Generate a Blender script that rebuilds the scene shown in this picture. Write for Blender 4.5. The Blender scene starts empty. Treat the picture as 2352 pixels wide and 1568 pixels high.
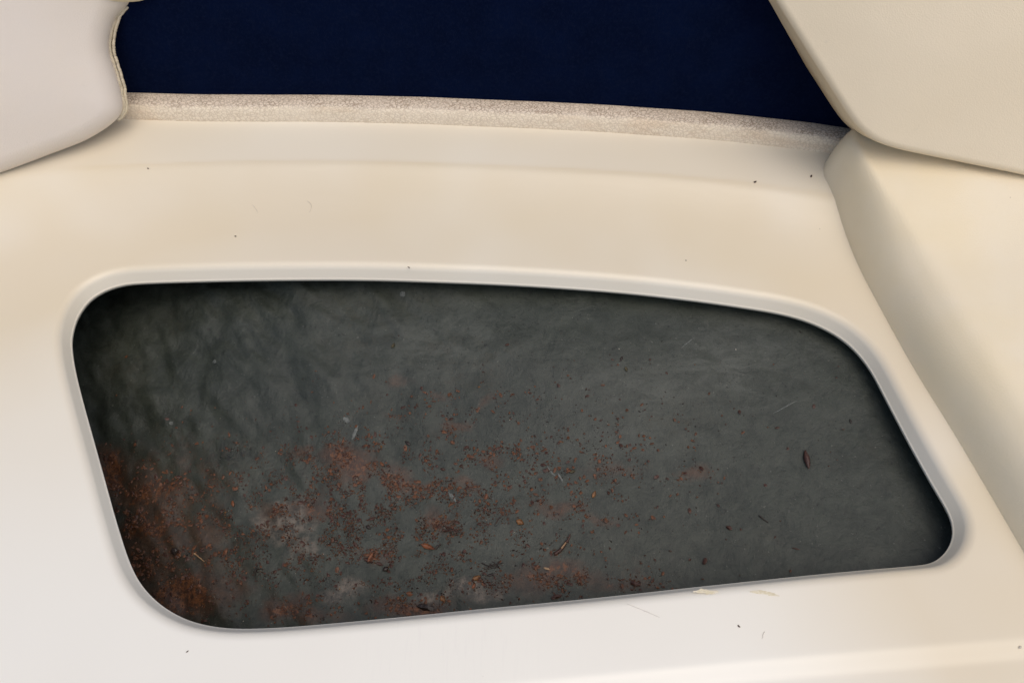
import bpy, math, random
import numpy as np
from mathutils import Vector, Matrix, noise
R = math.radians
rng = random.Random(7)
S = bpy.context.scene
COL = S.collection

# ------------------------------------------------------------------ camera
CAM_H, CAM_Y, PITCH, FOV = 0.53, -0.373, 55.0, 62.0
cd = bpy.data.cameras.new('camera'); cam = bpy.data.objects.new('camera', cd); COL.objects.link(cam)
cam.location = (0, CAM_Y, CAM_H); cam.rotation_euler = (R(90 - PITCH), 0, 0)
cd.sensor_fit = 'HORIZONTAL'; cd.angle = R(FOV); cd.clip_start = 0.01; cd.clip_end = 200
S.camera = cam

# ------------------------------------------------------------------ world, sun, exposure
SUN_EL, SUN_AZ = 70.0, 145.0          # azimuth clockwise from +Y (towards +X)
w = bpy.data.worlds.new('World'); S.world = w; w.use_nodes = True
nt = w.node_tree; bg = nt.nodes['Background']
sky = nt.nodes.new('ShaderNodeTexSky'); sky.sky_type = 'NISHITA'; sky.sun_disc = False
sky.sun_elevation = R(SUN_EL); sky.sun_rotation = R(SUN_AZ)
sky.air_density = 1.0; sky.dust_density = 3.0; sky.ozone_density = 1.0
nt.links.new(sky.outputs[0], bg.inputs[0]); bg.inputs[1].default_value = 0.11
ld = bpy.data.lights.new('sun', 'SUN'); ld.energy = 1.0; ld.angle = R(58); ld.color = (1.0, 0.91, 0.78)
sun = bpy.data.objects.new('sun', ld); COL.objects.link(sun)
el, az = R(SUN_EL), R(SUN_AZ)
sdir = Vector((math.sin(az) * math.cos(el), math.cos(az) * math.cos(el), math.sin(el)))
sun.rotation_euler = (-sdir).to_track_quat('-Z', 'Y').to_euler()
sun.location = sdir * 5
S.view_settings.view_transform = 'Standard'; S.view_settings.look = 'None'
S.view_settings.gamma = 1.0; S.view_settings.exposure = 0.42

# ------------------------------------------------------------------ survey helpers: photo sight lines met with real surfaces
FPX = 1176 / math.tan(R(FOV / 2)); CA, SA = math.cos(R(90 - PITCH)), math.sin(R(90 - PITCH))
CAMP = Vector((0, CAM_Y, CAM_H))
def ray(px, py):
    dx, dy = (px - 1176) / FPX, (784 - py) / FPX
    return Vector((dx, dy * CA + SA, dy * SA - CA))
def onz(px, py, z=0.0):
    d = ray(px, py); return CAMP + d * ((z - CAM_H) / d.z)
def onplane(px, py, p, n):
    d = ray(px, py); return CAMP + d * ((p - CAMP).dot(n) / d.dot(n))
def lerp_curve(pts, x):              # pts sorted by x -> linear-smooth y
    if x <= pts[0][0]:
        (x0, y0), (x1, y1) = pts[0], pts[1]
    elif x >= pts[-1][0]:
        (x0, y0), (x1, y1) = pts[-2], pts[-1]
    else:
        for i in range(len(pts) - 1):
            if pts[i][0] <= x <= pts[i + 1][0]:
                (x0, y0), (x1, y1) = pts[i], pts[i + 1]; break
    return y0 + (y1 - y0) * (x - x0) / (x1 - x0)
def sstep(a, b, x):
    t = min(1, max(0, (x - a) / (b - a))); return t * t * (3 - 2 * t)
def spline(pts, n, closed=False):    # Catmull-Rom, resampled to equal arc length
    P = [Vector(p) for p in pts]; m = len(P); out = []
    segs = m if closed else m - 1
    for i in range(segs):
        if closed: a, b, c, d = P[i - 1], P[i], P[(i + 1) % m], P[(i + 2) % m]
        else: a, b, c, d = P[max(i - 1, 0)], P[i], P[i + 1], P[min(i + 2, m - 1)]
        for k in range(16):
            t = k / 16
            out.append(0.5 * ((2 * b) + (c - a) * t + (2 * a - 5 * b + 4 * c - d) * t * t + (3 * b - a - 3 * c + d) * t ** 3))
    if not closed: out.append(P[-1].copy())
    L = [0.0]; Q = out + ([out[0]] if closed else [])
    for i in range(len(Q) - 1): L.append(L[-1] + (Q[i + 1] - Q[i]).length)
    res = []; j = 0; cnt = n if closed else n - 1
    for k in range(n):
        s = L[-1] * k / cnt
        while j < len(L) - 2 and L[j + 1] < s: j += 1
        u = (s - L[j]) / max(1e-9, L[j + 1] - L[j]); res.append(Q[j].lerp(Q[j + 1], u))
    return res
def smooth_closed(P, it):
    for _ in range(it):
        P = [(P[i - 1] + P[i] * 2 + P[(i + 1) % len(P)]) / 4 for i in range(len(P))]
    return P

# ------------------------------------------------------------------ object helpers
def link(name, verts, faces, mat, parent=None, smooth=True, loc=None):
    me = bpy.data.meshes.new(name); me.from_pydata([tuple(v) for v in verts], [], faces); me.update()
    if mat: me.materials.append(mat)
    if smooth: me.polygons.foreach_set('use_smooth', [True] * len(me.polygons))
    o = bpy.data.objects.new(name, me); COL.objects.link(o)
    if loc is not None: o.location = loc
    if parent: o.parent = parent
    return o
def empty(name, loc=(0, 0, 0)):
    o = bpy.data.objects.new(name, None); o.location = loc; o.empty_display_size = 0.05; COL.objects.link(o); return o
def tag(o, label=None, cat=None, group=None, kind=None):
    for k, v in (('label', label), ('category', cat), ('group', group), ('kind', kind)):
        if v: o[k] = v
    return o
def child(name, verts, faces, mat, root, smooth=True):
    off = Vector(root.location)
    return link(name, [Vector(v) - off for v in verts], faces, mat, root, smooth)
def tube_vf(path, rad, sides=8, cap=True):
    V, F = [], []; n = len(path)
    for i, p in enumerate(path):
        t = (path[min(i + 1, n - 1)] - path[max(i - 1, 0)]).normalized()
        a = t.cross(Vector((0, 0, 1)));  a = a.normalized() if a.length > 1e-4 else Vector((1, 0, 0)); b = a.cross(t)
        r = rad(i / (n - 1)) if callable(rad) else rad
        for k in range(sides):
            th = 2 * math.pi * k / sides; V.append(p + a * (math.cos(th) * r) + b * (math.sin(th) * r))
    for i in range(n - 1):
        for k in range(sides):
            k2 = (k + 1) % sides
            F.append((i * sides + k, i * sides + k2, (i + 1) * sides + k2, (i + 1) * sides + k))
    if cap: F.append(tuple(range(sides))); F.append(tuple((n - 1) * sides + k for k in reversed(range(sides))))
    return V, F

# ------------------------------------------------------------------ materials
class N:
    def __init__(s, name):
        s.m = bpy.data.materials.new(name); s.m.use_nodes = True; s.t = s.m.node_tree
        s.b = s.t.nodes['Principled BSDF']; s.co = s.t.nodes.new('ShaderNodeTexCoord').outputs['Object']
    def n(s, typ, **kw):
        x = s.t.nodes.new(typ)
        for k, v in kw.items(): setattr(x, k, v)
        return x
    def put(s, sock, v):
        if hasattr(v, 'is_linked') or isinstance(v, bpy.types.NodeSocket): s.t.links.new(v, sock)
        else: sock.default_value = v
    def map(s, scale=(1, 1, 1), rot=(0, 0, 0), vec=None, loc=(0, 0, 0)):
        x = s.n('ShaderNodeMapping'); s.put(x.inputs[0], vec or s.co)
        x.inputs['Scale'].default_value = scale; x.inputs['Rotation'].default_value = rot; x.inputs['Location'].default_value = loc
        return x.outputs[0]
    def noise(s, scale, detail=3, rough=0.55, vec=None, dist=0, col=False):
        x = s.n('ShaderNodeTexNoise'); s.put(x.inputs['Vector'], vec or s.co)
        x.inputs['Scale'].default_value = scale; x.inputs['Detail'].default_value = detail
        x.inputs['Roughness'].default_value = rough; x.inputs['Distortion'].default_value = dist
        return x.outputs['Color' if col else 'Fac']
    def voro(s, scale, feature='F1', vec=None, out='Distance'):
        x = s.n('ShaderNodeTexVoronoi', feature=feature); s.put(x.inputs['Vector'], vec or s.co)
        x.inputs['Scale'].default_value = scale; return x.outputs[out]
    def ramp(s, v, a, b, lo=0.0, hi=1.0, smooth=True):
        x = s.n('ShaderNodeMapRange'); x.interpolation_type = 'SMOOTHSTEP' if smooth else 'LINEAR'
        s.put(x.inputs[0], v)
        for i, q in enumerate((a, b, lo, hi)): x.inputs[i + 1].default_value = q
        return x.outputs[0]
    def math(s, op, a, b=0.0, c=0.0):
        x = s.n('ShaderNodeMath', operation=op); s.put(x.inputs[0], a); s.put(x.inputs[1], b); s.put(x.inputs[2], c); return x.outputs[0]
    def mix(s, f, a, b):
        x = s.n('ShaderNodeMix', data_type='RGBA'); s.put(x.inputs[0], f)
        s.put(x.inputs[6], a if not isinstance(a, tuple) else (*a, 1)); s.put(x.inputs[7], b if not isinstance(b, tuple) else (*b, 1))
        return x.outputs[2]
    def attr(s, name):
        x = s.n('ShaderNodeAttribute', attribute_name=name)
        y = s.n('ShaderNodeSeparateColor'); s.put(y.inputs[0], x.outputs['Color']); return y.outputs
    def bump(s, h, dist, strength=1.0, normal=None):
        x = s.n('ShaderNodeBump'); s.put(x.inputs['Strength'], strength); x.inputs['Distance'].default_value = dist
        s.put(x.inputs['Height'], h)
        if normal: s.put(x.inputs['Normal'], normal)
        return x.outputs[0]
    def fin(s, color=None, rough=None, normal=None, spec=None, coat=None, coat_r=0.1, sheen=None):
        if color is not None: s.put(s.b.inputs['Base Color'], (*color, 1) if isinstance(color, tuple) else color)
        if rough is not None: s.put(s.b.inputs['Roughness'], rough)
        if normal is not None: s.put(s.b.inputs['Normal'], normal)
        if spec is not None: s.b.inputs['Specular IOR Level'].default_value = spec
        if coat is not None: s.b.inputs['Coat Weight'].default_value = coat; s.b.inputs['Coat Roughness'].default_value = coat_r
        if sheen is not None: s.b.inputs['Sheen Weight'].default_value = sheen
        return s.m

def gelcoat():
    g = N('gelcoat')
    base, yel = (0.79, 0.757, 0.668), (0.675, 0.575, 0.405)  # yel serves real yellowing and the warm shade painted into the gelcoat
    a = g.attr('wear_shade')
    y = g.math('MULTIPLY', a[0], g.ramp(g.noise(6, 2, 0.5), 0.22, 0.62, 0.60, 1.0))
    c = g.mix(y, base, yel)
    c = g.mix(g.ramp(g.noise(5, 2, 0.5), 0.35, 0.7, 0, 0.22), c, (0.72, 0.665, 0.575))
    st = g.noise(60, 4, 0.6, vec=g.map((7, 0.6, 1), (0, 0, 0.12)))
    c = g.mix(g.math('MULTIPLY', a[1], g.ramp(st, 0.5, 0.75)), c, (0.60, 0.55, 0.52))
    dots = g.ramp(g.voro(48), 0.012, 0.035, 1, 0)
    dots = g.math('MULTIPLY', dots, g.ramp(g.noise(23, 2), 0.55, 0.62))
    c = g.mix(g.math('MULTIPLY', dots, 0.45), c, (0.20, 0.15, 0.10))
    rough = g.ramp(g.noise(9, 1), 0.3, 0.7, 0.30, 0.36)
    return g.fin(c, rough, g.bump(g.noise(11, 2), 0.0012, 0.5), 0.5)
def vinyl(name, c0, c1, grain=900, wr=0.0, rough=0.48):
    v = N(name)
    c = v.mix(v.ramp(v.noise(7, 4, 0.6), 0.35, 0.7), c0, c1)
    sm = v.ramp(v.noise(60, 4, 0.65, vec=v.map((1, 2.4, 1), (0.3, 0.2, 0.5))), 0.66, 0.78, 0, 0.16)
    c = v.mix(sm, c, (0.42, 0.36, 0.28))
    dots = v.math('MULTIPLY', v.ramp(v.voro(55), 0.015, 0.04, 1, 0), v.ramp(v.noise(17, 2), 0.56, 0.62))
    c = v.mix(v.math('MULTIPLY', dots, 0.4), c, (0.2, 0.15, 0.1))
    gr = v.voro(grain)
    nb = v.bump(gr, 0.0002, 0.4)
    nb = v.bump(v.noise(14, 2), 0.004, 0.3, nb)
    return v.fin(c, rough, nb, 0.45)
def edging():
    v = N('grained_vinyl')
    wv = v.n('ShaderNodeVectorMath', operation='MULTIPLY_ADD')
    v.put(wv.inputs[0], v.noise(160, 3, 0.6, col=True)); wv.inputs[1].default_value = (0.006, 0.006, 0.006); v.put(wv.inputs[2], v.co)
    a = v.attr('wear_shade')
    e1 = v.voro(1.0, 'DISTANCE_TO_EDGE', v.map((260, 480, 480), (0, 0, 0.25), wv.outputs[0]))
    cr = v.ramp(e1, 0.03, 0.17, 1, 0)
    patch = v.ramp(v.noise(38, 3), 0.30, 0.60, 0.6, 1)
    topm = a[0]
    base = v.mix(topm, (0.81, 0.70, 0.54), (0.70, 0.595, 0.47))
    warm = v.ramp(v.noise(20, 3, vec=v.map((1, 3, 3))), 0.5, 0.7, 0, 0.5)
    base = v.mix(v.math('MULTIPLY', warm, v.math('SUBTRACT', 1.0, topm)), base, (0.66, 0.50, 0.34))
    k = v.math('MULTIPLY', cr, v.math('MULTIPLY', patch, v.math('MULTIPLY_ADD', topm, 0.38, 0.36)))
    c = v.mix(k, base, v.mix(topm, (0.38, 0.27, 0.165), (0.25, 0.175, 0.112)))
    return v.fin(c, 0.6, v.bump(v.ramp(e1, 0.0, 0.3), 0.0007, 0.4), 0.3)
def hullpaint():
    h = N('hull_paint')
    a = h.attr('stain')           # r rust, g pale deposit, b rough mat relief
    g1 = h.noise(55, 9, 0.78, dist=0.4); g2 = h.noise(240, 5, 0.75)
    c = h.mix(h.ramp(g1, 0.36, 0.62), (0.0175, 0.0222, 0.0160), (0.0350, 0.0405, 0.0300))
    c = h.mix(h.ramp(h.noise(7, 4, 0.6, vec=h.map((1, 1.6, 1), (0, 0, -0.4))), 0.38, 0.70, 0, 0.45), c, (0.0185, 0.0230, 0.0175))
    ol = h.math('MULTIPLY', h.ramp(h.noise(9, 2), 0.5, 0.72), h.ramp(h.noise(70, 8, 0.8), 0.46, 0.60, 0, 0.55))
    c = h.mix(ol, c, (0.034, 0.031, 0.018))
    # fine mat strands under the paint, scuffed lighter or filled darker
    c = h.mix(h.ramp(h.noise(60, 6, 0.75, vec=h.map((1, 8, 1), (0, 0, -0.35)), dist=0.7), 0.60, 0.70, 0, 0.35), c, (0.058, 0.064, 0.056))
    c = h.mix(h.ramp(h.noise(75, 6, 0.75, vec=h.map((6, 1, 1), (0, 0, -0.6)), dist=0.7), 0.60, 0.70, 0, 0.5), c, (0.010, 0.013, 0.011))
    def patch(att, scale, lo, hi):    # a stain whose ragged edge follows a fine noise
        n = h.math('MULTIPLY_ADD', h.noise(scale, 9, 0.75), 1.5, -0.75)
        return h.math('MULTIPLY', h.ramp(h.math('ADD', att, n), lo, hi), h.ramp(att, 0.03, 0.12))
    c = h.mix(h.math('MULTIPLY', patch(a[1], 70, 0.28, 0.80), 0.85), c, h.mix(h.ramp(h.noise(130, 7, 0.78), 0.36, 0.64), (0.030, 0.030, 0.025), (0.150, 0.122, 0.094)))
    c = h.mix(h.math('MULTIPLY', patch(a[0], 45, 0.10, 0.62), 0.88), c, h.mix(h.ramp(h.noise(110, 7, 0.78), 0.36, 0.66), (0.030, 0.019, 0.012), (0.066, 0.036, 0.020)))
    c = h.mix(patch(a[0], 190, 0.66, 0.74), c, h.mix(h.ramp(g2, 0.42, 0.60), (0.040, 0.018, 0.010), (0.125, 0.048, 0.017)))
    wn = h.attr('worn_sheen')
    c = h.mix(h.math('MULTIPLY', wn[0], h.ramp(h.noise(38, 8, 0.75, vec=h.map((1, 2.2, 1), (0, 0, -0.3)), dist=0.5), 0.40, 0.62, 0.10, 0.85)), c, (0.074, 0.079, 0.065))
    crk = h.math('MULTIPLY', a[2], h.ramp(h.noise(120, 5, 0.72, dist=1.5), 0.55, 0.60))
    c = h.mix(h.math('MULTIPLY', crk, 0.85), c, (0.008, 0.008, 0.007))
    c = h.mix(h.ramp(h.noise(290, 4, 0.75), 0.60, 0.66, 0, 0.75), c, (0.008, 0.008, 0.006))
    c = h.mix(h.ramp(h.noise(380, 2, 0.7, vec=h.map(loc=(3, 1, 0))), 0.69, 0.73, 0, 0.6), c, (0.12, 0.12, 0.10))
    wr = h.noise(24, 3, 0.55, vec=h.map((1.3, 0.8, 1), (0, 0, -0.75)), dist=0.4)
    nb = h.bump(wr, 0.007, 0.30)
    nb = h.bump(h.noise(110, 4, 0.7, dist=1.0), 0.004, h.math('MULTIPLY', a[2], 0.6), nb)
    nb = h.bump(g1, 0.003, 0.35, nb)
    nb = h.bump(g2, 0.0008, 0.5, nb)
    return h.fin(c, 0.52, nb, 0.45)
def carpet_mat():
    c = N('navy_pile')
    f = c.noise(380, 5, 0.85); m = c.noise(26, 4, 0.65)
    col = c.mix(c.ramp(m, 0.25, 0.8), (0.0012, 0.0038, 0.0170), (0.0018, 0.0058, 0.0260))
    col = c.mix(c.ramp(f, 0.46, 0.64, 0, 0.75), col, (0.0045, 0.0085, 0.027))
    return c.fin(col, 0.95, c.bump(f, 0.001, 0.6), 0.03)
def plain(name, a, b, sc=300, rough=0.6, bumpd=0.0006, spec=0.4):
    p = N(name); n = p.noise(sc, 4, 0.65)
    return p.fin(p.mix(p.ramp(n, 0.35, 0.65), a, b), rough, p.bump(n, bumpd, 0.7), spec)

M = dict(
    gel=gelcoat(), edge=edging(), hull=hullpaint(), carpet=carpet_mat(),
    vleft=vinyl('vinyl_pearl', (0.72, 0.645, 0.565), (0.73, 0.645, 0.54)),
    vright=vinyl('vinyl_sand', (0.75, 0.635, 0.455), (0.76, 0.65, 0.475)),
    vbol=vinyl('vinyl_cream', (0.765, 0.67, 0.50), (0.75, 0.635, 0.43)),
    welt=vinyl('vinyl_seam', (0.55, 0.47, 0.33), (0.62, 0.53, 0.40)),
    thread=plain('thread', (0.42, 0.35, 0.24), (0.5, 0.43, 0.3)),
    rust=plain('rust_bits', (0.125, 0.047, 0.018), (0.055, 0.024, 0.012)),
    leaf=plain('leaf_orange', (0.18, 0.058, 0.017), (0.09, 0.030, 0.011), 500, 0.45),
    leafy=plain('leaf_ochre', (0.17, 0.075, 0.020), (0.09, 0.038, 0.012), 500, 0.45),
    olive=plain('leaf_olive', (0.055, 0.042, 0.012), (0.03, 0.022, 0.008), 500, 0.5),
    dark=plain('dark_bits', (0.014, 0.009, 0.007), (0.024, 0.015, 0.010), 500, 0.45),
    speck=plain('speck', (0.055, 0.036, 0.024), (0.10, 0.065, 0.04), 500, 0.5),
    bark=plain('bark', (0.035, 0.014, 0.009), (0.06, 0.024, 0.014), 500, 0.5),
    straw=plain('straw', (0.36, 0.24, 0.13), (0.22, 0.13, 0.07), 500, 0.5),
    grain=plain('pale_grain', (0.55, 0.50, 0.40), (0.35, 0.3, 0.22), 500, 0.5),
    scuff=plain('scuff', (0.13, 0.137, 0.122), (0.065, 0.070, 0.062), 400, 0.6),
    glue=plain('glue', (0.60, 0.52, 0.34), (0.72, 0.65, 0.51), 260, 0.45),
    faint=plain('faint_scratch', (0.60, 0.55, 0.48), (0.66, 0.61, 0.54), 500, 0.5),
    mark=plain('scratch', (0.42, 0.37, 0.31), (0.55, 0.5, 0.43), 500, 0.6),
)

# ------------------------------------------------------------------ the moulded seat base
def zc(px, py, z): v = onz(px, py, z); return (v.x, v.y)
CREST = [zc(x, y, 0.020) for x, y in ((-250, 415), (0, 388), (150, 376), (300, 368), (500, 360), (700, 357), (900, 359), (1100, 366), (1300, 375), (1500, 387), (1700, 405), (1900, 432), (2100, 466))]
FRONT = [zc(x, y, 0.0) for x, y in ((0, 1670), (700, 1620), (1250, 1570), (1700, 1527), (2100, 1494), (2352, 1473), (2700, 1445))]
COVE = [0.0]                           # profile of the soft cove, its crest and the ledge, summed from slopes
for i in range(1400):
    q = -0.09 + 0.0005 * i
    g = 0.36 * max(0.0, (min(q, -0.01) + 0.09) / 0.08) ** 1.4
    g = g + (0.05 - g) * sstep(-0.008, 0.000, q) if q > -0.010 else g
    COVE.append(COVE[-1] + g * 0.0005)
def panel_z(x, y):
    s = y - lerp_curve(CREST, x)
    z = 0.0
    if s > -0.09: z = COVE[min(len(COVE) - 1, int((s + 0.09) / 0.0005))]
    f = lerp_curve(FRONT, x) - y
    z -= 0.0036 * sstep(-0.003, 0.010, f)
    return z
LIP = [(165,790),(169,757),(180,725),(205,690),(240,667),(280,654),(330,649),(450,645),(600,642),(750,641),(870,642),(1000,646),(1150,652),(1300,661),(1450,673),(1600,690),(1700,704),(1780,717),(1840,732),(1890,752),(1930,775),(1965,805),(2000,850),(2040,925),(2090,1020),(2140,1110),(2175,1170),(2187,1200),(2189,1228),(2180,1256),(2160,1280),(2138,1293),(2105,1298),(2000,1307),(1850,1321),(1600,1347),(1350,1374),(1100,1398),(900,1418),(700,1436),(600,1442),(530,1442),(475,1435),(422,1419),(372,1390),(335,1355),(310,1318),(290,1270),(265,1190),(240,1100),(215,1010),(190,920),(172,845)]
LZ = -0.0112; NR = 560
lip = smooth_closed(spline([onz(x, y, LZ).to_2d().to_3d() for x, y in LIP], NR, True), 4)
def normals2d(P):
    out = []
    for i in range(len(P)):
        t = (P[(i + 1) % len(P)] - P[i - 1]).normalized(); out.append(Vector((-t.y, t.x, 0)))
    c = sum(P, Vector()) / len(P)
    if sum(o.dot(p - c) for o, p in zip(out, P)) < 0: out = [-o for o in out]
    return out
lipn = smooth_closed(normals2d(lip), 6); lipn = [n.normalized() for n in lipn]
RR, WA = 0.0080, R(62)                # edge radius, then a drafted wall down to the trimmed laminate edge
wall_o = 0.0006; wall_z = LZ + 0.0004
top_z = -RR * (1 - math.cos(WA)); top_o = wall_o + (top_z - wall_z) / math.tan(WA)
prof = [(0.030, -0.0155), (0.004, -0.0155), (0.0010, -0.0150), (0.0001, LZ - 0.0016), (0.0, LZ - 0.0003), (0.0003, LZ + 0.0002), (wall_o, wall_z)]
prof += [(wall_o + (top_o - wall_o) * k / 4, wall_z + (top_z - wall_z) * k / 4) for k in (0.4, 1, 2, 3, 3.7)]
for k in range(0, 15):
    th = WA * (1 - k / 14); prof.append((top_o + RR * (math.sin(WA) - math.sin(th)), -RR * (1 - math.cos(th))))
FW = prof[-1][0]
prof += [(FW + 0.002, 0.0), (FW + 0.004, 0.0)]
seat = empty('seat_base', (0, 0, 0))
tag(seat, 'cream fibreglass seat base moulding around the large open locker hole', 'seat base')
V, F = [], []
for off, z in prof:
    for p, n in zip(lip, lipn): V.append(Vector((p.x + n.x * off, p.y + n.y * off, z)))
for r in range(len(prof) - 1):
    for i in range(NR):
        j = (i + 1) % NR; F.append((r * NR + i, r * NR + j, (r + 1) * NR + j, (r + 1) * NR + i))
def wear_shade_attr(o, fn):
    me = o.data; at = me.attributes.new('wear_shade', 'FLOAT_COLOR', 'POINT'); buf = []
    for v in me.vertices: buf += [*fn(v.co), 0.0, 1.0]
    at.data.foreach_set('color', buf)
def gel_wear_shade(v):  # yellowed patches and scuffs, plus light and shade painted in as tan
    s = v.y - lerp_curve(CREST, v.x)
    back = sstep(-0.42, -0.08, s) * 0.84 + 0.16 * sstep(-0.1, 0.35, v.x)  # cool light in front, warm dimmer light behind, painted as a tint
    leftp = math.exp(-((v.x + 0.46) / 0.12) ** 2 - ((v.y - 0.10) / 0.10) ** 2) * 0.8  # shade by the left cushion, painted in tan
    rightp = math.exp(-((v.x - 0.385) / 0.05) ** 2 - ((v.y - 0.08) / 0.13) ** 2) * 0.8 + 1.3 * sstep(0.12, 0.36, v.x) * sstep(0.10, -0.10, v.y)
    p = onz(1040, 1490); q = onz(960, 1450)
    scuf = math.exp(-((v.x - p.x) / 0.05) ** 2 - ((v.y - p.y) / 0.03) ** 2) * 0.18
    crest = sstep(0.0015, -0.0015, s) * sstep(-0.10, -0.01, s) * (0.20 + 0.45 * sstep(0.0, -0.35, v.x))  # shade on the slope under the crest, painted in tan
    ledge = -0.22 * sstep(-0.002, 0.004, s)  # ledge painted paler, as if catching more light
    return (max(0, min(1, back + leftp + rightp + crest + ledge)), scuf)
def rim_wear_shade(v):                       # the moulded lip takes less of the painted tan than the seat around it
    w_, q = gel_wear_shade(v); return (w_ * (0.62 + 0.38 * sstep(-0.004, 0.0, v.z)), q)
rim = child('opening_rim', V, F, M['gel'], seat); wear_shade_attr(rim, rim_wear_shade)
# panel: rings from the rim's top out to the moulding's outer border
XL, XR, YF, YB = -0.80, 0.80, -0.50, 0.40
po = FW + 0.004
inner = [Vector((p.x + n.x * po, p.y + n.y * po, 0)) for p, n in zip(lip, lipn)]
cen = Vector((0.0, -0.04, 0))
def to_border(p):
    d = (p - cen); t = 1e9
    if d.x > 1e-9: t = min(t, (XR - cen.x) / d.x)
    if d.x < -1e-9: t = min(t, (XL - cen.x) / d.x)
    if d.y > 1e-9: t = min(t, (YB - cen.y) / d.y)
    if d.y < -1e-9: t = min(t, (YF - cen.y) / d.y)
    return cen + d * t
outer = [to_border(p) for p in inner]
NQ = 150; V, F = [], []
for r in range(NQ + 1):
    u = (r / NQ) ** 1.15
    for a, b in zip(inner, outer):
        p = a.lerp(b, u); V.append(Vector((p.x, p.y, panel_z(p.x, p.y) if r > 0 else 0.0)))
for r in range(NQ):
    for i in range(NR):
        j = (i + 1) % NR; F.append((r * NR + i, r * NR + j, (r + 1) * NR + j, (r + 1) * NR + i))
b0 = len(V) - NR                       # outer skirt going down: the sides of the moulding
for i in range(NR): V.append(Vector((V[b0 + i].x, V[b0 + i].y, -0.30)))
for i in range(NR):
    j = (i + 1) % NR; F.append((b0 + i, b0 + j, b0 + NR + j, b0 + NR + i))
pan = child('base_panel', V, F, M['gel'], seat); wear_shade_attr(pan, gel_wear_shade)

# thin marks on the moulding
def strip_vf(pts, wfun, zoff, surf):
    V, F = [], []; n = len(pts)
    for i, p in enumerate(pts):
        t = (pts[min(i + 1, n - 1)] - pts[max(i - 1, 0)]).normalized(); nn = Vector((-t.y, t.x, 0)); wv = wfun(i / (n - 1))
        for s in (-1, 0, 1):
            q = p + nn * (wv * s * (0.7 + 0.6 * rng.random())); V.append(Vector((q.x, q.y, surf(q.x, q.y) + (zoff if s == 0 else zoff * 0.35))))
    for i in range(n - 1):
        for s in range(2): F.append((i * 3 + s, i * 3 + s + 1, (i + 1) * 3 + s + 1, (i + 1) * 3 + s))
    return V, F
def mark(name, pxs, wpx, mat, root, surf, hitf, zoff=0.0003, n=18, label=None):
    pts = spline([hitf(*p).to_2d().to_3d() for p in pxs], n)
    V, F = strip_vf(pts, lambda t: wpx * 0.00037 * (0.25 + math.sin(math.pi * min(max(t, .03), .97)) * 0.75), zoff, surf)
    o = child(name, V, F, mat, root)
    if label: o['label'] = label
    return o
mark('glue_smear', ((1592, 1358), (1612, 1357), (1632, 1359), (1650, 1358)), 4, M['glue'], seat, panel_z, onz, label='yellowed glue smear on the front lip, left piece')
mark('glue_smear', ((1722, 1358), (1745, 1359), (1768, 1363), (1790, 1368)), 3.4, M['glue'], seat, panel_z, onz, label='yellowed glue smear on the front lip, right piece')
mark('scratch', ((1440, 1386), (1475, 1400), (1515, 1417)), 0.9, M['faint'], seat, panel_z, onz)

# ------------------------------------------------------------------ the hull inside the locker
def hull_z(x, y):
    z = -0.0265 + 0.035 * x + 0.20 * (1 - 0.65 * sstep(0.08, 0.34, x)) * (min(y, 0.085) - 0.085)
    z -= 0.010 * math.exp(-((x + 0.14) / 0.16) ** 2 - ((y + 0.10) / 0.08) ** 2)
    z -= 0.034 * math.exp(-((x + 0.38) / 0.13) ** 2) 
    z += 0.010 * math.exp(-((x - 0.05) / 0.10) ** 2 - ((y - 0.0) / 0.06) ** 2)
    ex = max(0.0, (abs(x + 0.005) - 0.37) / 0.14); ey = max(0.0, (y - 0.09) / 0.10, (-0.19 - y) / 0.08)
    e = (ex ** 2.4 + ey ** 2.4)
    z += 0.03 * e
    q = Vector((x, y, 0))
    l = sstep(0.05, -0.25, x)
    d = Vector((x * 0.75 + y * 0.66, (-x * 0.66 + y * 0.75) * 0.35, 0))
    z += 0.0024 * (0.16 + 2.0 * l) * noise.fractal(d * 42, 1.0, 2.0, 3)
    z += 0.0009 * noise.fractal(q * 13, 1.0, 2.0, 3)
    return min(z, -0.0185)
def hit(px, py):
    d = ray(px, py); t0 = (-0.02 - CAM_H) / d.z; t = t0
    for _ in range(400):
        p = CAMP + d * t
        if p.z <= hull_z(p.x, p.y): break
        t += 0.0008
    a, b = t - 0.0008, t
    for _ in range(12):
        m = (a + b) / 2; p = CAMP + d * m
        if p.z <= hull_z(p.x, p.y): b = m
        else: a = m
    return CAMP + d * b
RUST = [(340,1240,175,185,.62),(250,1095,45,60,1.0),(350,1130,130,50,.75),(330,1210,110,70,.75),(450,1240,80,50,.55),(350,1290,60,40,.7),(420,1365,120,60,1.0),(500,1300,80,60,.4),(650,1390,70,30,.8),(720,1410,60,25,.7),(960,1392,90,26,.95),(1280,1325,150,34,.75),(1400,1340,120,20,.55),(1600,1100,50,22,.55),(800,1058,75,36,.85),(700,1040,50,18,.6),(940,1108,70,18,.75),(1050,1125,50,14,.6),(1010,1196,42,20,.8),(1300,1165,70,14,.7),(1370,1185,34,12,.6),(1040,988,52,12,.6),(1000,912,44,11,.5),(920,872,32,8,.6),(905,955,30,10,.5),(1130,1050,44,20,.5),(1400,1080,70,28,.4),(720,1165,40,30,.7),(640,1170,40,35,.5),(860,1275,40,18,.6),(1120,930,40,10,.35)]
PALE = [(655,1195,75,65,1.0),(690,1250,50,40,.7),(800,1358,65,25,.9),(1000,1355,60,22,.8),(1090,1352,90,26,.8),(545,1035,60,30,.25),(930,1090,60,15,.3)]
NX, NY = 420, 230; X0, X1, Y0, Y1 = -0.50, 0.50, -0.30, 0.215
V = []; F = []
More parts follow.
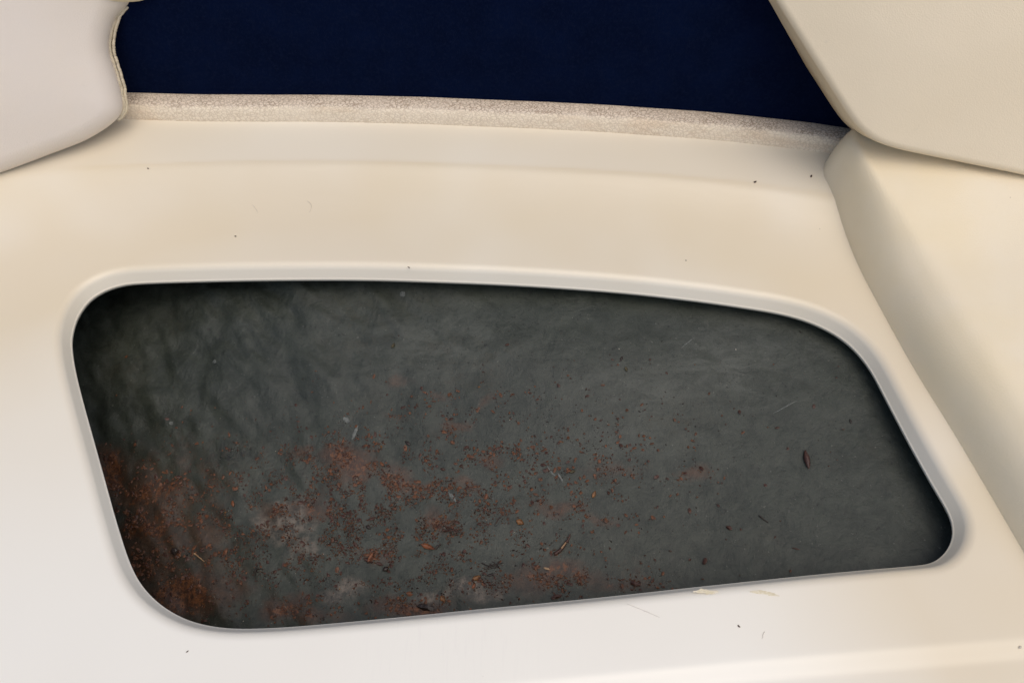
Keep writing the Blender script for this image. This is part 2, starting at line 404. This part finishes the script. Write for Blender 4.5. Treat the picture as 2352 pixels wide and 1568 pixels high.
for j in range(NY + 1):
    for i in range(NX + 1):
        x = X0 + (X1 - X0) * i / NX; y = Y0 + (Y1 - Y0) * j / NY; V.append((x, y, hull_z(x, y)))
for j in range(NY):
    for i in range(NX):
        a = j * (NX + 1) + i; F.append((a, a + 1, a + NX + 2, a + NX + 1))
hull = empty('locker_hull', (0, 0, 0))
tag(hull, 'dark grey painted hull seen inside the locker hole, rust stained at lower left', 'hull')
hs = child('hull_skin', V, F, M['hull'], hull)
def blobs(L):
    out = []
    for (px, py, rx, ry, s) in L:
        c = hit(px, py); a = hit(px + rx, py); b = hit(px, py - ry)
        out.append((c.x, c.y, abs(a.x - c.x), abs(b.y - c.y), s))
    return out
CRACK = [(545, 1040, 60, 28, 1.0), (690, 1050, 55, 28, .9), (975, 1385, 60, 20, .9), (1030, 1345, 50, 14, .8), (500, 900, 60, 50, .35), (360, 930, 80, 90, .3), (520, 800, 50, 50, .35), (1840, 810, 40, 20, .4), (1560, 880, 40, 20, .5), (980, 1000, 60, 20, .4), (1240, 1215, 30, 20, .4)]
RB, PB, CB = blobs(RUST), blobs(PALE), blobs(CRACK)
def bl(L, x, y):
    t = 0.0
    for (cx, cy, rx, ry, s) in L:
        e = ((x - cx) / rx) ** 2 + ((y - cy) / ry) ** 2
        if e < 6: t = max(t, s * math.exp(-e * 0.9))
    return t
buf = []
for (x, y, z) in V:
    q = Vector((x, y, 0)); wx = noise.noise(q * 38) * 0.014; wy = noise.noise(q * 38 + Vector((9, 4, 2))) * 0.012
    buf += [bl(RB, x + wx, y + wy), bl(PB, x + wx, y + wy), bl(CB, x + wx, y + wy), 1.0]
WORN_SHEEN = blobs([(1050, 790, 280, 80, .7), (1680, 840, 150, 100, .9), (1480, 900, 200, 80, .6), (930, 1140, 170, 60, .4), (1000, 1245, 230, 60, .5), (1420, 1000, 260, 60, .4), (1250, 1230, 120, 50, .4)])  # pale sheen painted into the hull colour, over worn patches
wb = []
for (x, y, z) in V: wb += [bl(WORN_SHEEN, x + 0.02 * noise.noise(Vector((x, y, 1)) * 25), y), 0.0, 0.0, 1.0]
hs.data.attributes.new('worn_sheen', 'FLOAT_COLOR', 'POINT').data.foreach_set('color', wb)
hs.data.attributes.new('stain', 'FLOAT_COLOR', 'POINT').data.foreach_set('color', buf)
for pxs, wpx in ((((788, 960), (796, 964), (803, 969)), 5), (((822, 977), (816, 992), (808, 1010)), 3.5), (((920, 672), (925, 676), (930, 679)), 6), (((1256, 1068), (1266, 1084), (1280, 1096)), 1.6), (((1281, 1086), (1287, 1096), (1293, 1108)), 2.0), (((1030, 1130), (1040, 1142), (1048, 1152)), 3.0), (((488, 832), (492, 830), (496, 832)), 4), (((388, 970), (393, 971), (398, 974)), 4), (((1595, 775), (1575, 790), (1565, 800)), 1.3), (((1830, 920), (1800, 936), (1775, 950)), 1.2)):
    mark('scuff_mark', pxs, wpx, M['scuff'], hull, hull_z, hit, 0.0004)

# ------------------------------------------------------------------ debris lying on the hull and on the moulding
def frame(p0, p1, surf):
    c = (p0 + p1) / 2; ax = (p1 - p0); L = ax.length; ax.normalize()
    e = 0.004
    n = Vector((surf(c.x - e, c.y) - surf(c.x + e, c.y), surf(c.x, c.y - e) - surf(c.x, c.y + e), 2 * e)).normalized()
    ay = n.cross(ax).normalized(); n = ax.cross(ay)
    c.z = surf(c.x, c.y)
    return Matrix(((ax.x, ay.x, n.x, c.x), (ax.y, ay.y, n.y, c.y), (ax.z, ay.z, n.z, c.z), (0, 0, 0, 1))), L
def seed_vf(L, W, H, seg=10, rings=8, jag=0.12, tip=0.8):
    V, F = [], []
    for i in range(rings + 1):
        t = i / rings; x = (t - 0.5) * L; r = max(0.02, math.sin(math.pi * t)) ** tip
        for k in range(seg):
            th = 2 * math.pi * k / seg; q = 1 + (rng.random() - .5) * 2 * jag
            V.append(Vector((x, math.cos(th) * W / 2 * r * q, H / 2 + math.sin(th) * H / 2 * r * q)))
    for i in range(rings):
        for k in range(seg):
            k2 = (k + 1) % seg; F.append((i * seg + k, i * seg + k2, (i + 1) * seg + k2, (i + 1) * seg + k))
    F.append(tuple(reversed(range(seg)))); F.append(tuple(rings * seg + k for k in range(seg)))
    return V, F
def leaf_vf(L, W, curl=0.25, n=12, m=6):
    V, F = [], []; th = 0.00025
    for side in (1, 0):
        for i in range(n + 1):
            t = i / n; wv = W / 2 * max(0.03, math.sin(math.pi * t ** 0.85)) * (1 + 0.18 * (rng.random() - .5))
            for k in range(m + 1):
                s = 2 * k / m - 1
                z = curl * W * (s * s) + 0.12 * L * (2 * t - 1) ** 2 * curl + 0.0004 + 0.0002 * (abs(s) < .2)
                V.append(Vector(((t - .5) * L, s * wv, z + th * side)))
    o = (n + 1) * (m + 1)
    for i in range(n):
        for k in range(m):
            a = i * (m + 1) + k; F.append((a, a + m + 1, a + m + 2, a + 1)); F.append((o + a, o + a + 1, o + a + m + 2, o + a + m + 1))
    return V, F
def place(name, a, b, wpx, mat, label, cat, surf=hull_z, hitf=hit, shape='seed', hf=0.6, group=None):
    p0, p1 = hitf(*a), hitf(*b); Mx, L = frame(p0, p1, surf)
    px = L / max(1e-6, math.hypot(a[0] - b[0], a[1] - b[1])); W = wpx * px
    if shape == 'seed': V, F = seed_vf(L, W, W * hf)
    elif shape == 'chip': V, F = seed_vf(L, W, W * hf, 7, 5, 0.35, 0.35)
    else: V, F = leaf_vf(L, W)
    o = link(name, V, F, M[mat], None, shape != 'chip'); o.matrix_world = Mx
    return tag(o, label, cat, group)
def twig(name, pxs, wpx, mat, label, cat, surf=hull_z, hitf=hit, branches=(), lift=0.0, arch=0.0):
    P = [hitf(*p) for p in pxs]; base = P[0].copy(); r = wpx * 0.00042 / 2
    allV, allF = [], []
    for run in [pxs, *branches]:
        Q = [hitf(*p) for p in run]
        for k, q in enumerate(Q): q.z = surf(q.x, q.y) + r + lift + arch * math.sin(math.pi * k / max(1, len(Q) - 1))
        Q = spline(Q, max(6, 4 * len(Q)))
        v, f = tube_vf([q - base for q in Q], lambda t: r * (1 - 0.55 * t) * (0.8 + 0.4 * rng.random()), 7)
        o = len(allV); allV += v; allF += [tuple(i + o for i in ff) for ff in f]
    o = link(name, allV, allF, M[mat]); o.location = base
    return tag(o, label, cat)

place('seed_pod', (1848, 1034), (1857, 1078), 13, 'bark', 'long dark brown seed pod lying alone on the right side of the hull', 'seed pod', hf=0.8)
t = twig('twig', ((1273, 1274), (1287, 1264), (1301, 1246), (1306, 1238), (1309, 1228)), 7, 'bark', 'thick bent reddish brown twig right of the debris, below the middle of the hull', 'twig')
V, F = tube_vf([hit(1289, 1262) + Vector((0, 0, .0032)), hit(1294, 1256) + Vector((0, 0, .0033)), hit(1299, 1249) + Vector((0, 0, .0032))], 0.0007, 6)
child('bare_wood', V, F, M['straw'], t)['label'] = 'pale stripped patch'
lf = place('leaf', (967, 1250), (1001, 1262), 11, 'leaf', 'curled orange leaf with a dark stalk, brightest leaf among the debris', 'leaf', shape='leaf')
V, F = tube_vf([hit(1000, 1261) + Vector((0, 0, .001)), hit(1005, 1257) + Vector((0, 0, .002)), hit(1012, 1250) + Vector((0, 0, .001))], 0.0008, 6)
o = link('stalk', [lf.matrix_world.inverted() @ v for v in V], F, M['dark'], lf)
place('seed', (931, 1013), (943, 1023), 7, 'dark', 'black oval seed just above the orange rust drift, below the pale scrape', 'seed')
place('seed', (840, 1207), (852, 1214), 8, 'dark', 'black oval seed on clear grey paint right of the pale patch', 'seed')
place('seed', (879, 1311), (893, 1303), 11, 'dark', 'black hollow seed shell beside the small heap of curled leaf bits', 'seed')
place('leaf', (1084, 1332), (1106, 1322), 10, 'leafy', 'ochre leaf scrap lying left of the black moss tuft', 'leaf', shape='leaf')
place('leaf', (1186, 1195), (1204, 1204), 13, 'leafy', 'small triangular orange leaf chip to the right of the wiry V twig', 'leaf', shape='leaf')
place('leaf', (1361, 1144), (1368, 1127), 8, 'leafy', 'small upright orange husk at the right end of the debris field', 'leaf', shape='leaf')
place('straw', (1248, 1303), (1264, 1308), 5, 'straw', 'short pale straw piece on the brown stain near the front lip', 'straw')
place('bark_chip', (1448, 1336), (1471, 1344), 12, 'bark', 'squarish dark brown bark chip close to the front lip, right of the others', 'bark chip', shape='chip')
twig('twig', ((1025, 1209), (1040, 1218), (1058, 1226), (1064, 1222)), 2.6, 'bark', 'thin wiry V shaped twig hooked under the orange crumb heap', 'twig', branches=(((1018, 1220), (1030, 1222), (1042, 1221), (1064, 1214)),), arch=0.003)
place('leaf', (1012, 1369), (1024, 1382), 11, 'leafy', 'rounded orange leaf scrap beside the dark splinter near the front lip', 'leaf', shape='leaf')
twig('root_fibre', ((1138, 1203), (1150, 1188), (1165, 1184), (1172, 1182)), 1.4, 'bark', 'hair thin curved root fibre right of the orange crumb heap', 'root', arch=0.002)
twig('moss_tuft', ((1106, 1292), (1120, 1300), (1135, 1297), (1156, 1292)), 1.8, 'dark', 'black branching moss tuft between the ochre leaf scrap and the twig', 'moss', branches=tuple(((1134 + rng.uniform(-14, 14), 1300 + rng.uniform(-3, 3)), (1134 + rng.uniform(-26, 32), 1297 + rng.uniform(-17, 17))) for _ in range(14)), arch=0.0015)
twig('twig', ((592, 1297), (588, 1310), (587, 1327)), 2.8, 'dark', 'small upright dark twig with two side shoots right of the rusty corner', 'twig', branches=(((589, 1309), (597, 1307), (602, 1308)), ((588, 1312), (596, 1315)), ((588, 1318), (582, 1312))), arch=0.001)
twig('straw', ((447, 1271), (457, 1279), (463, 1284), (470, 1290)), 3.2, 'straw', 'pale orange straw lying at a slant in the rusty corner', 'straw')
place('dirt_clod', (396, 1267), (411, 1263), 14, 'dark', 'round blackish dirt clod in the rusty lower left corner', 'dirt', shape='chip')
place('seed', (534, 1149), (537, 1164), 7, 'leaf', 'plump orange brown seed between the rusty corner and the pale patch', 'seed')
place('leaf', (846, 1292), (860, 1266), 9, 'leaf', 'upright curled orange leaf standing in the small leaf heap', 'leaf', shape='leaf')
place('leaf', (836, 1282), (858, 1291), 8, 'bark', 'flat dark brown leaf under the upright curled leaf', 'leaf', shape='leaf')
place('leaf', (864, 1292), (880, 1299), 7, 'bark', 'brown leaf crumb between the curled leaf and the hollow seed shell', 'leaf', shape='leaf')
place('splinter', (958, 1392), (1000, 1398), 14, 'dark', 'jagged black wood splinter at the front lip in the red brown patch', 'wood splinter', shape='chip', hf=.5)
place('bark_chip', (1266, 1374), (1290, 1366), 11, 'bark', 'reddish bark chip touching the front lip below the bent twig', 'bark chip', shape='chip')
place('seed', (1952, 962), (1955, 973), 5, 'dark', 'tiny black seed high on the right side above the long seed pod', 'seed')
place('splinter', (1424, 831), (1430, 818), 5, 'dark', 'thin black sliver on clean grey hull, upper right of centre', 'wood splinter')
place('leaf', (901, 800), (907, 789), 7, 'olive', 'olive brown leaf scrap on clean grey hull near the back rim', 'leaf', shape='leaf')
place('leaf', (1436, 843), (1440, 854), 6, 'olive', 'olive scrap just below the thin black sliver', 'leaf', shape='leaf')
twig('twig', ((1743, 1184), (1753, 1192), (1764, 1200)), 3, 'dark', 'straight thin dark twig left of and below the long seed pod', 'twig')
place('bark_chip', (1668, 1208), (1681, 1216), 9, 'bark', 'small dark red chip left of the straight thin twig', 'bark chip', shape='chip')
place('bark_chip', (1615, 1296), (1622, 1281), 9, 'bark', 'dark brown chip near the front lip below the small red chip', 'bark chip', shape='chip')
place('splinter', (1818, 1257), (1838, 1262), 4, 'bark', 'small lying splinter at the far lower right of the hull', 'wood splinter')
place('seed', (1011, 1076), (1024, 1079), 6, 'bark', 'dark brown seed at the end of the orange rust drift', 'seed')
place('leaf', (1309, 1085), (1322, 1081), 6, 'olive', 'small brown flake right of the rust drift near the pale scratch', 'leaf', shape='leaf')
place('bark_chip', (1118, 1322), (1142, 1318), 6, 'dark', 'dark sliver just under the black moss tuft', 'bark chip', shape='chip')
place('leaf', (1085, 1352), (1092, 1340), 8, 'leaf', 'tiny orange scrap under the ochre leaf on the pale deposit', 'leaf', shape='leaf')
# loose bits on the moulding
place('dirt_fleck', (427.125, 1498.12), (433.875, 1492.88), 3, 'speck', 'dark fleck on the white moulding below the rusty corner', 'dirt', panel_z, onz)
place('dirt_fleck', (1694, 1434.88), (1700, 1440.12), 3.75, 'bark', 'brown crumb on the moulding in front of the glue smears', 'dirt', panel_z, onz, 'chip')
place('dirt_fleck', (1722.88, 448.375), (1728.12, 444.625), 3.75, 'speck', 'dark crumb on the back slope near the right bolster', 'dirt', panel_z, onz, 'chip')
place('dirt_fleck', (1850.38, 438), (1852.62, 432), 3, 'bark', 'thin brown sliver beside the right bolster on the back slope', 'dirt', panel_z, onz)
place('dirt_fleck', (538.75, 543.125), (543.25, 543.875), 3, 'speck', 'small dark dot alone on the back of the moulding, left of centre', 'dirt', panel_z, onz, 'chip')
place('dirt_fleck', (351.5, 413.25), (354.5, 414.75), 2.25, 'bark', 'tiny dot on the back slope near the left cushion', 'dirt', panel_z, onz, 'chip')
place('dirt_fleck', (2342, 1486.25), (2348, 1481.75), 4.5, 'mark', 'grey chip at the lower right corner of the moulding', 'dirt', panel_z, onz, 'chip')
place('dirt_fleck', (1573.62, 598.125), (1577.38, 598.875), 2.25, 'bark', 'tiny brown dot above the back rim, right of centre', 'dirt', panel_z, onz, 'chip')
twig('hair', ((708, 470), (716, 476), (716, 485), (711, 493)), 0.9, 'mark', 'short curled hair on the back of the moulding', 'hair', panel_z, onz)
twig('hair', ((583, 478), (589, 485), (594, 493)), 0.8, 'mark', 'faint straight hair left of the curled hair', 'hair', panel_z, onz)
twig('hair', ((1756, 1450), (1752, 1457), (1752, 1463), (1749, 1466)), 0.9, 'mark', 'wavy hair on the front moulding right of the brown crumb', 'hair', panel_z, onz)
place('dirt_fleck', (936, 612.625), (942, 616.375), 2.25, 'bark', 'thin brown fleck on the upper edge of the back rim', 'dirt', panel_z, onz)

def scatter(name, n, sampler, smin, smax, mat, label, cat):
    V, F = [], []
    for _ in range(n):
        x, y = sampler(); s = smin + (smax - smin) * rng.random() ** 3
        z = hull_z(x, y); a = rng.random() * 6.28; el = 0.45 + 0.9 * rng.random() ** 2; ca, sa = math.cos(a), math.sin(a); o = len(V)
        for (u, v, h) in ((el, 0, .1), (.2, .6, 0), (-el, .15, .1), (-.1, -.6, 0), (.1, .05, .75)):
            u *= s * (.7 + .6 * rng.random()); v *= s * (.7 + .6 * rng.random())
            V.append((x + u * ca - v * sa, y + u * sa + v * ca, z + h * s))
        F += [(o, o + 1, o + 4), (o + 1, o + 2, o + 4), (o + 2, o + 3, o + 4), (o + 3, o, o + 4)]
    ob = link(name, V, F, M[mat], None, False); return tag(ob, label, cat, None, 'stuff')
inner2 = [(p.x, p.y) for p in lip]
def from_pool(pool, spread, gap=-0.05):
    wts = [r[2] * r[3] * r[4] for r in pool]
    def f():
        while True:
            cx, cy, rx, ry, s = rng.choices(pool, wts)[0]
            x, y = rng.gauss(cx, rx * spread), rng.gauss(cy, ry * spread)
            if noise.noise(Vector((x, y, 0)) * 70) + 0.6 * noise.noise(Vector((x, y, 3)) * 160) > -0.22 + 0.5 * rng.random(): return x, y
    return f
fld = blobs([(900, 1210, 300, 130, 1), (700, 1150, 250, 150, .6), (1100, 1100, 400, 160, .5), (500, 1260, 200, 120, .5), (1000, 1330, 350, 60, .7), (1350, 1000, 450, 200, .10)])
scatter('rust_crumbs', 10000, from_pool(RB[7:] + fld[:2], 0.6), .0002, .0011, 'rust', 'orange rust and leaf crumbs drifted over the hull', 'crumbs')
def flakes(name, n, sampler, mat, label, cat):
    V, F = [], []
    for _ in range(n):
        x, y = sampler(); q = rng.uniform(0.0004, 0.0014) * (0.6 + 0.8 * rng.random()); k = rng.randint(5, 7); o = len(V)
        z = hull_z(x, y) + rng.uniform(0.0002, 0.0010); a0 = rng.random() * 6.28; tx, ty = rng.uniform(-.35, .35), rng.uniform(-.35, .35)
        st = rng.uniform(1.0, 2.0)
        for j in range(k):
            th = a0 + 6.283 * j / k; rr = q * rng.uniform(0.55, 1.0)
            u, v = rr * math.cos(th - a0) * st, rr * math.sin(th - a0); ux, vy = u * math.cos(a0) - v * math.sin(a0), u * math.sin(a0) + v * math.cos(a0)
            V.append((x + ux, y + vy, z + ux * tx + vy * ty))
        V.append((x, y, z + 0.0004)); V.append((x, y, z - 0.0005))
        for j in range(k): F.append((o + j, o + (j + 1) % k, o + k)); F.append((o + (j + 1) % k, o + j, o + k + 1))
    return tag(link(name, V, F, M[mat], None, False), label, cat, None, 'stuff')
flakes('rust_flakes', 2000, from_pool(RB[7:] + fld[2:3] + RB[:6], 0.62), 'rust', 'flat orange brown rust flakes heaped in drifts on the hull', 'flakes')
flakes('brown_flakes', 1300, from_pool(RB + fld, 0.62), 'bark', 'flat dark brown flakes lying among the rust drifts', 'flakes')
scatter('dark_crumbs', 4200, from_pool(fld, 0.6), .0002, .0011, 'dark', 'black dirt crumbs sprinkled over the hull', 'crumbs')
scatter('brown_crumbs', 5200, from_pool(fld, 0.6), .0002, .0012, 'bark', 'brown bark crumbs sprinkled over the hull', 'crumbs')
scatter('ochre_crumbs', 260, from_pool(fld, 0.55), .0003, .0014, 'leafy', 'ochre leaf crumbs sprinkled over the hull', 'crumbs')
scatter('pale_grains', 110, from_pool(fld, 0.9), .0002, .0008, 'grain', 'pale sand grains scattered over the hull', 'grains')

# ------------------------------------------------------------------ vinyl edging roll along the back of the ledge
def ledge(px, py):
    z = 0.03
    for _ in range(12): v = onz(px, py, z); z = panel_z(v.x, v.y)
    return v
B = [ledge(x, y) for x, y in ((-300, 290), (0, 278), (200, 273), (400, 277), (600, 279), (800, 281), (1000, 286), (1200, 294), (1400, 304), (1600, 318), (1800, 338), (1950, 360), (2200, 405), (2400, 440))]
B = spline(B, 160)
PR = [(-0.0005, -0.003), (-0.0003, 0.0015), (0.0008, 0.005), (0.0022, 0.009), (0.0040, 0.0120), (0.0065, 0.0138), (0.0100, 0.0146), (0.0145, 0.0149), (0.0190, 0.0147), (0.0225, 0.0140), (0.0250, 0.0120), (0.0262, 0.0085), (0.0265, 0.0), (0.0265, -0.03)]
PR = [(p.x * 0.92, p.y * 0.98) for p in spline([Vector((a, b, 0)) for a, b in PR], 40)]
V, F, WR = [], [], []
for i, p in enumerate(B):
    t = (B[min(i + 1, len(B) - 1)] - B[max(i - 1, 0)]); t.z = 0; t.normalize(); n = Vector((-t.y, t.x, 0))
    wob = 0.0008 * noise.noise(p * 22)
    for (d, h) in PR:
        V.append(p + n * (d + wob) + Vector((0, 0, h + 0.5 * wob))); WR.append(sstep(0.0036, 0.0056, d + 0.0015 * noise.noise(p * 60)))
m = len(PR)
for i in range(len(B) - 1):
    for k in range(m - 1): F.append((i * m + k, (i + 1) * m + k, (i + 1) * m + k + 1, i * m + k + 1))
F.append(tuple(range(m))); F.append(tuple((len(B) - 1) * m + k for k in reversed(range(m))))
er = link('edging_roll', V, F, M['edge'])
at = er.data.attributes.new('wear_shade', 'FLOAT_COLOR', 'POINT'); buf = []
for q in WR: buf += [q, 0, 0, 1]
at.data.foreach_set('color', buf)
tag(er, 'padded cream vinyl edging roll with cracked grain in front of the navy carpet', 'vinyl edging')

# navy carpet lining rising behind the roll
V, F = [], []; KP = 26
for i, p in enumerate(B):
    t = (B[min(i + 1, len(B) - 1)] - B[max(i - 1, 0)]); t.z = 0; t.normalize(); n = Vector((-t.y, t.x, 0))
    for k in range(KP + 1):
        u = k / KP; d = 0.0185 + 0.24 * u ** 2.0; h = -0.012 + 0.52 * u  # height carried far above the view to block sky behind the seat
        V.append(p + n * d + Vector((0, 0, h + 0.004 * noise.noise(p * 9 + Vector((0, 0, u * 4))))))
for i in range(len(B) - 1):
    for k in range(KP): F.append((i * (KP + 1) + k, (i + 1) * (KP + 1) + k, (i + 1) * (KP + 1) + k + 1, i * (KP + 1) + k + 1))
cp = link('carpet_lining', V, F, M['carpet'])
tag(cp, 'very dark navy blue carpet lining behind the vinyl edging roll', 'carpet')

# ------------------------------------------------------------------ cushions
def cushion_vf(outline, n, ctr, profile, thick, rings=60, power=2.0, sag=0.0):
    """outline: closed 3D points lying in a plane of normal n; profile(d) gives how far the cover stands proud at distance d from the edge."""
    N_ = len(outline); V, F = [], []
    E = np.array([tuple(p) for p in outline]); E2 = np.roll(E, -1, 0); AB = E2 - E; L2 = np.maximum((AB * AB).sum(1), 1e-12)
    def edge_dist(p):                  # true distance to the edge and a smooth one without ridge lines
        q = np.array(tuple(p)); t = np.clip(((q - E) * AB).sum(1) / L2, 0, 1)
        D = np.sqrt((((E + AB * t[:, None]) - q) ** 2).sum(1)); d = float(D.min())
        w_ = np.sqrt(L2); return d, float(((w_ * np.maximum(D, 1e-6) ** -3).sum() / 2.0) ** -0.5)
    for q in (thick, thick * .5): V += [p - n * q for p in outline]
    for r in range(rings):
        u = (r / rings) ** power
        for p in outline:
            c = p.lerp(ctr, u); V.append(c + n * profile(edge_dist(c) if r else (0.0, 0.0), c))
    k = len(V); V.append(ctr + n * profile(edge_dist(ctr), ctr))
    for r in range(rings + 1):
        for i in range(N_):
            j = (i + 1) % N_; F.append((r * N_ + i, r * N_ + j, (r + 1) * N_ + j, (r + 1) * N_ + i))
    for i in range(N_): F.append(((rings + 1) * N_ + i, (rings + 1) * N_ + (i + 1) % N_, k))
    F.append(tuple(reversed(range(N_))))
    nn = (V[2 * N_ + 1] - V[2 * N_]).cross(ctr - V[2 * N_])
    if nn.dot(n) < 0: F = [tuple(reversed(f)) for f in F]
    return V, F
def pillow(rad, crown, width):
    def f(dd, c):
        d, ds = dd; a = min(d / rad, 1.0); b = min(ds / width, 1.0)
        return rad * 0.85 * math.sqrt(max(0.0, 1 - (1 - a) ** 2)) + crown * math.sin(b * math.pi / 2) + 0.0012 * noise.noise(c * 14)
    return f

# lower bolster on the right, resting on the moulding
con = [(1903, 440), (1898, 475), (1925, 525), (1990, 650), (2090, 832), (2200, 1012), (2352, 1272), (2560, 1640)]
C = [onz(x, y, 0.028 if y < 400 else (0.012 if y < 460 else 0.0)) for x, y in con]
for q in C: q.z = -0.004
C0 = C[0]
poly = [Vector((C0.x + dx, C0.y + dy, -0.004)) for dx, dy in ((0.34, 0.11), (0.20, 0.075), (0.10, 0.057), (0.045, 0.050), (0.018, 0.044), (0.003, 0.034), (-0.003, 0.018))] + C + [Vector((0.40, -0.44, -0.004)), Vector((0.45, -0.60, -0.004)), Vector((0.60, -0.70, -0.004)), Vector((0.95, -0.65, -0.004)), Vector((1.1, -0.1, -0.004)), Vector((1.1, 0.25, -0.004)), Vector((0.7, 0.33, -0.004))]
ol = smooth_closed(spline(poly, 900, True), 2)
def bprof(dd, c):
    k = sstep(0.03, 0.155, c.y); d = dd[0]; a = min(d / (0.034 - 0.019 * k), 1.0)
    return (0.043 + 0.018 * k) * max(0.0, 1 - (1 - a) ** 2.2) ** 0.66 + 0.16 * max(0.0, d - 0.02) - 0.10 * max(0.0, d - 0.12) + 0.0012 * noise.noise(c * 12)
bol = empty('side_bolster', (0.6, 0.05, 0)); tag(bol, 'lower cream vinyl bolster lying along the right side of the moulding', 'bolster')
V, F = cushion_vf(ol, Vector((0, 0, 1)), Vector((0.72, 0.02, -0.004)), bprof, 0.02, 80, 2.3)
child('bolster_cover', V, F, M['vbol'], bol)

# upper backrest cushion on the right
pR = onz(2010, 328, 0.075); nR = Vector((-0.16, -0.80, 0.58)).normalized()
oR = [(1690, -150), (1780, 0), (1860, 128), (1915, 214), (1950, 268), (1975, 299), (2005, 322), (2050, 339), (2120, 355), (2230, 377), (2352, 402), (2520, 437), (2760, 480), (3000, 300), (3000, -500), (2400, -640), (1750, -600), (1640, -420)]  # upper outline extended out of view to shade the back of the seat
PR_ = smooth_closed(spline([onplane(x, y, pR, nR) for x, y in oR], 240, True), 1)
cR = onplane(2350, 10, pR, nR)
cu = empty('backrest_cushion', pR); tag(cu, 'smooth tan vinyl backrest cushion at upper right, overhanging the lower bolster', 'cushion')
V, F = cushion_vf(PR_, nR, cR, pillow(0.005, 0.022, 0.18), 0.055)
child('cushion_cover', V, F, M['vright'], cu)

# backrest cushion on the left
pL = onz(150, 345, 0.020); nL = Vector((0.30, -0.82, 0.42)).normalized()
oL = [(292, 14), (268, 36), (257, 65), (251, 92), (252, 122), (263, 156), (275, 196), (283, 235), (281, 258), (262, 280), (232, 302), (190, 325), (120, 352), (50, 379), (-20, 403), (-150, 440), (-420, 480), (-600, 300), (-620, -300), (-400, -560), (100, -600), (290, -420), (350, -150), (318, -30)]  # top runs on above the view, extended to keep sky off the back
PL_ = smooth_closed(spline([onplane(x, y, pL, nL) for x, y in oL], 260, True), 1)
cL = onplane(-20, 90, pL, nL)
cl = empty('backrest_cushion', pL); tag(cl, 'pale pearl vinyl backrest cushion at upper left with a stitched seam', 'cushion')
V, F = cushion_vf(PL_, nL, cL, pillow(0.016, 0.022, 0.14), 0.12)
child('cushion_cover', V, F, M['vleft'], cl)
sp = spline([onplane(x, y, pL, nL) for x, y in ((300, 6), (270, 34), (258, 65), (252, 92), (253, 122), (264, 156), (276, 196), (284, 235), (283, 258), (270, 275))], 150)
V, F = [], []
for off, rr in ((0.0, 0.0016), (0.0032, 0.0013)):
    pth = []
    for i, p in enumerate(sp):
        t = (sp[min(i + 1, 149)] - sp[max(i - 1, 0)]).normalized(); sd = t.cross(nL).normalized()
        if sd.x < 0: sd = -sd
        pth.append(p + sd * (off * math.sin(math.pi * i / 149) ** .5 + 0.0005 * noise.noise(p * 260)) + nL * (0.0012 * noise.noise(p * 190 + Vector((off * 900, 0, 0)))))
    v, f = tube_vf(pth, lambda t: rr * (0.85 + 0.3 * rng.random()), 8); o = len(V); V += v; F += [tuple(i + o for i in q) for q in f]
child('seam_welt', V, F, M['welt'], cl)
V, F = [], []
for i in range(4, 146, 4):
    a, b = sp[i] + nL * 0.0026, sp[i + 2] + nL * 0.0026; t = (b - a).normalized(); sd = t.cross(nL).normalized()
    if sd.x > 0: sd = -sd
    v, f = tube_vf([a + sd * .0022, (a + b) / 2 + sd * .0023 + nL * .0004, b + sd * .0022], 0.0004, 5); o = len(V); V += v; F += [tuple(k + o for k in q) for q in f]
st = child('stitching', V, F, M['thread'], cl); st['kind'] = 'stuff'

# headrest roll just above the left cushion, its lower edge in view
pH = onplane(250, -60, pL, nL) + nL * 0.012
oH = [(200, -6), (240, 1), (285, 5), (320, 3), (345, -8), (360, -60), (330, -200), (100, -240), (-200, -220), (-260, -120), (-150, -50), (60, -22)]
PH_ = smooth_closed(spline([onplane(x, y, pH, nL) for x, y in oH], 120, True), 1)
hr = empty('headrest_roll', pH); tag(hr, 'cream roll whose bottom edge peeks in above the upper left cushion', 'headrest')
V, F = cushion_vf(PH_, nL, onplane(60, -120, pH, nL), pillow(0.014, 0.006, 0.05), 0.03, 30)
child('roll_cover', V, F, M['vbol'], hr)

# ------------------------------------------------------------------ repeats share a group
GROUPS = dict(leaf='leaf scraps lying on the hull', seed='seeds lying on the hull', twig='twigs lying on the hull', bark_chip='bark chips lying on the hull',
              splinter='wood splinters lying on the hull', straw='straw pieces lying on the hull', dirt_fleck='dirt flecks on the moulding',
              hair='hairs on the moulding', backrest_cushion='backrest cushions either side of the carpet')
for o in list(COL.objects):
    g = GROUPS.get(o.name.split('.')[0])
    if g and o.parent is None and o.get('kind') is None: o['group'] = g
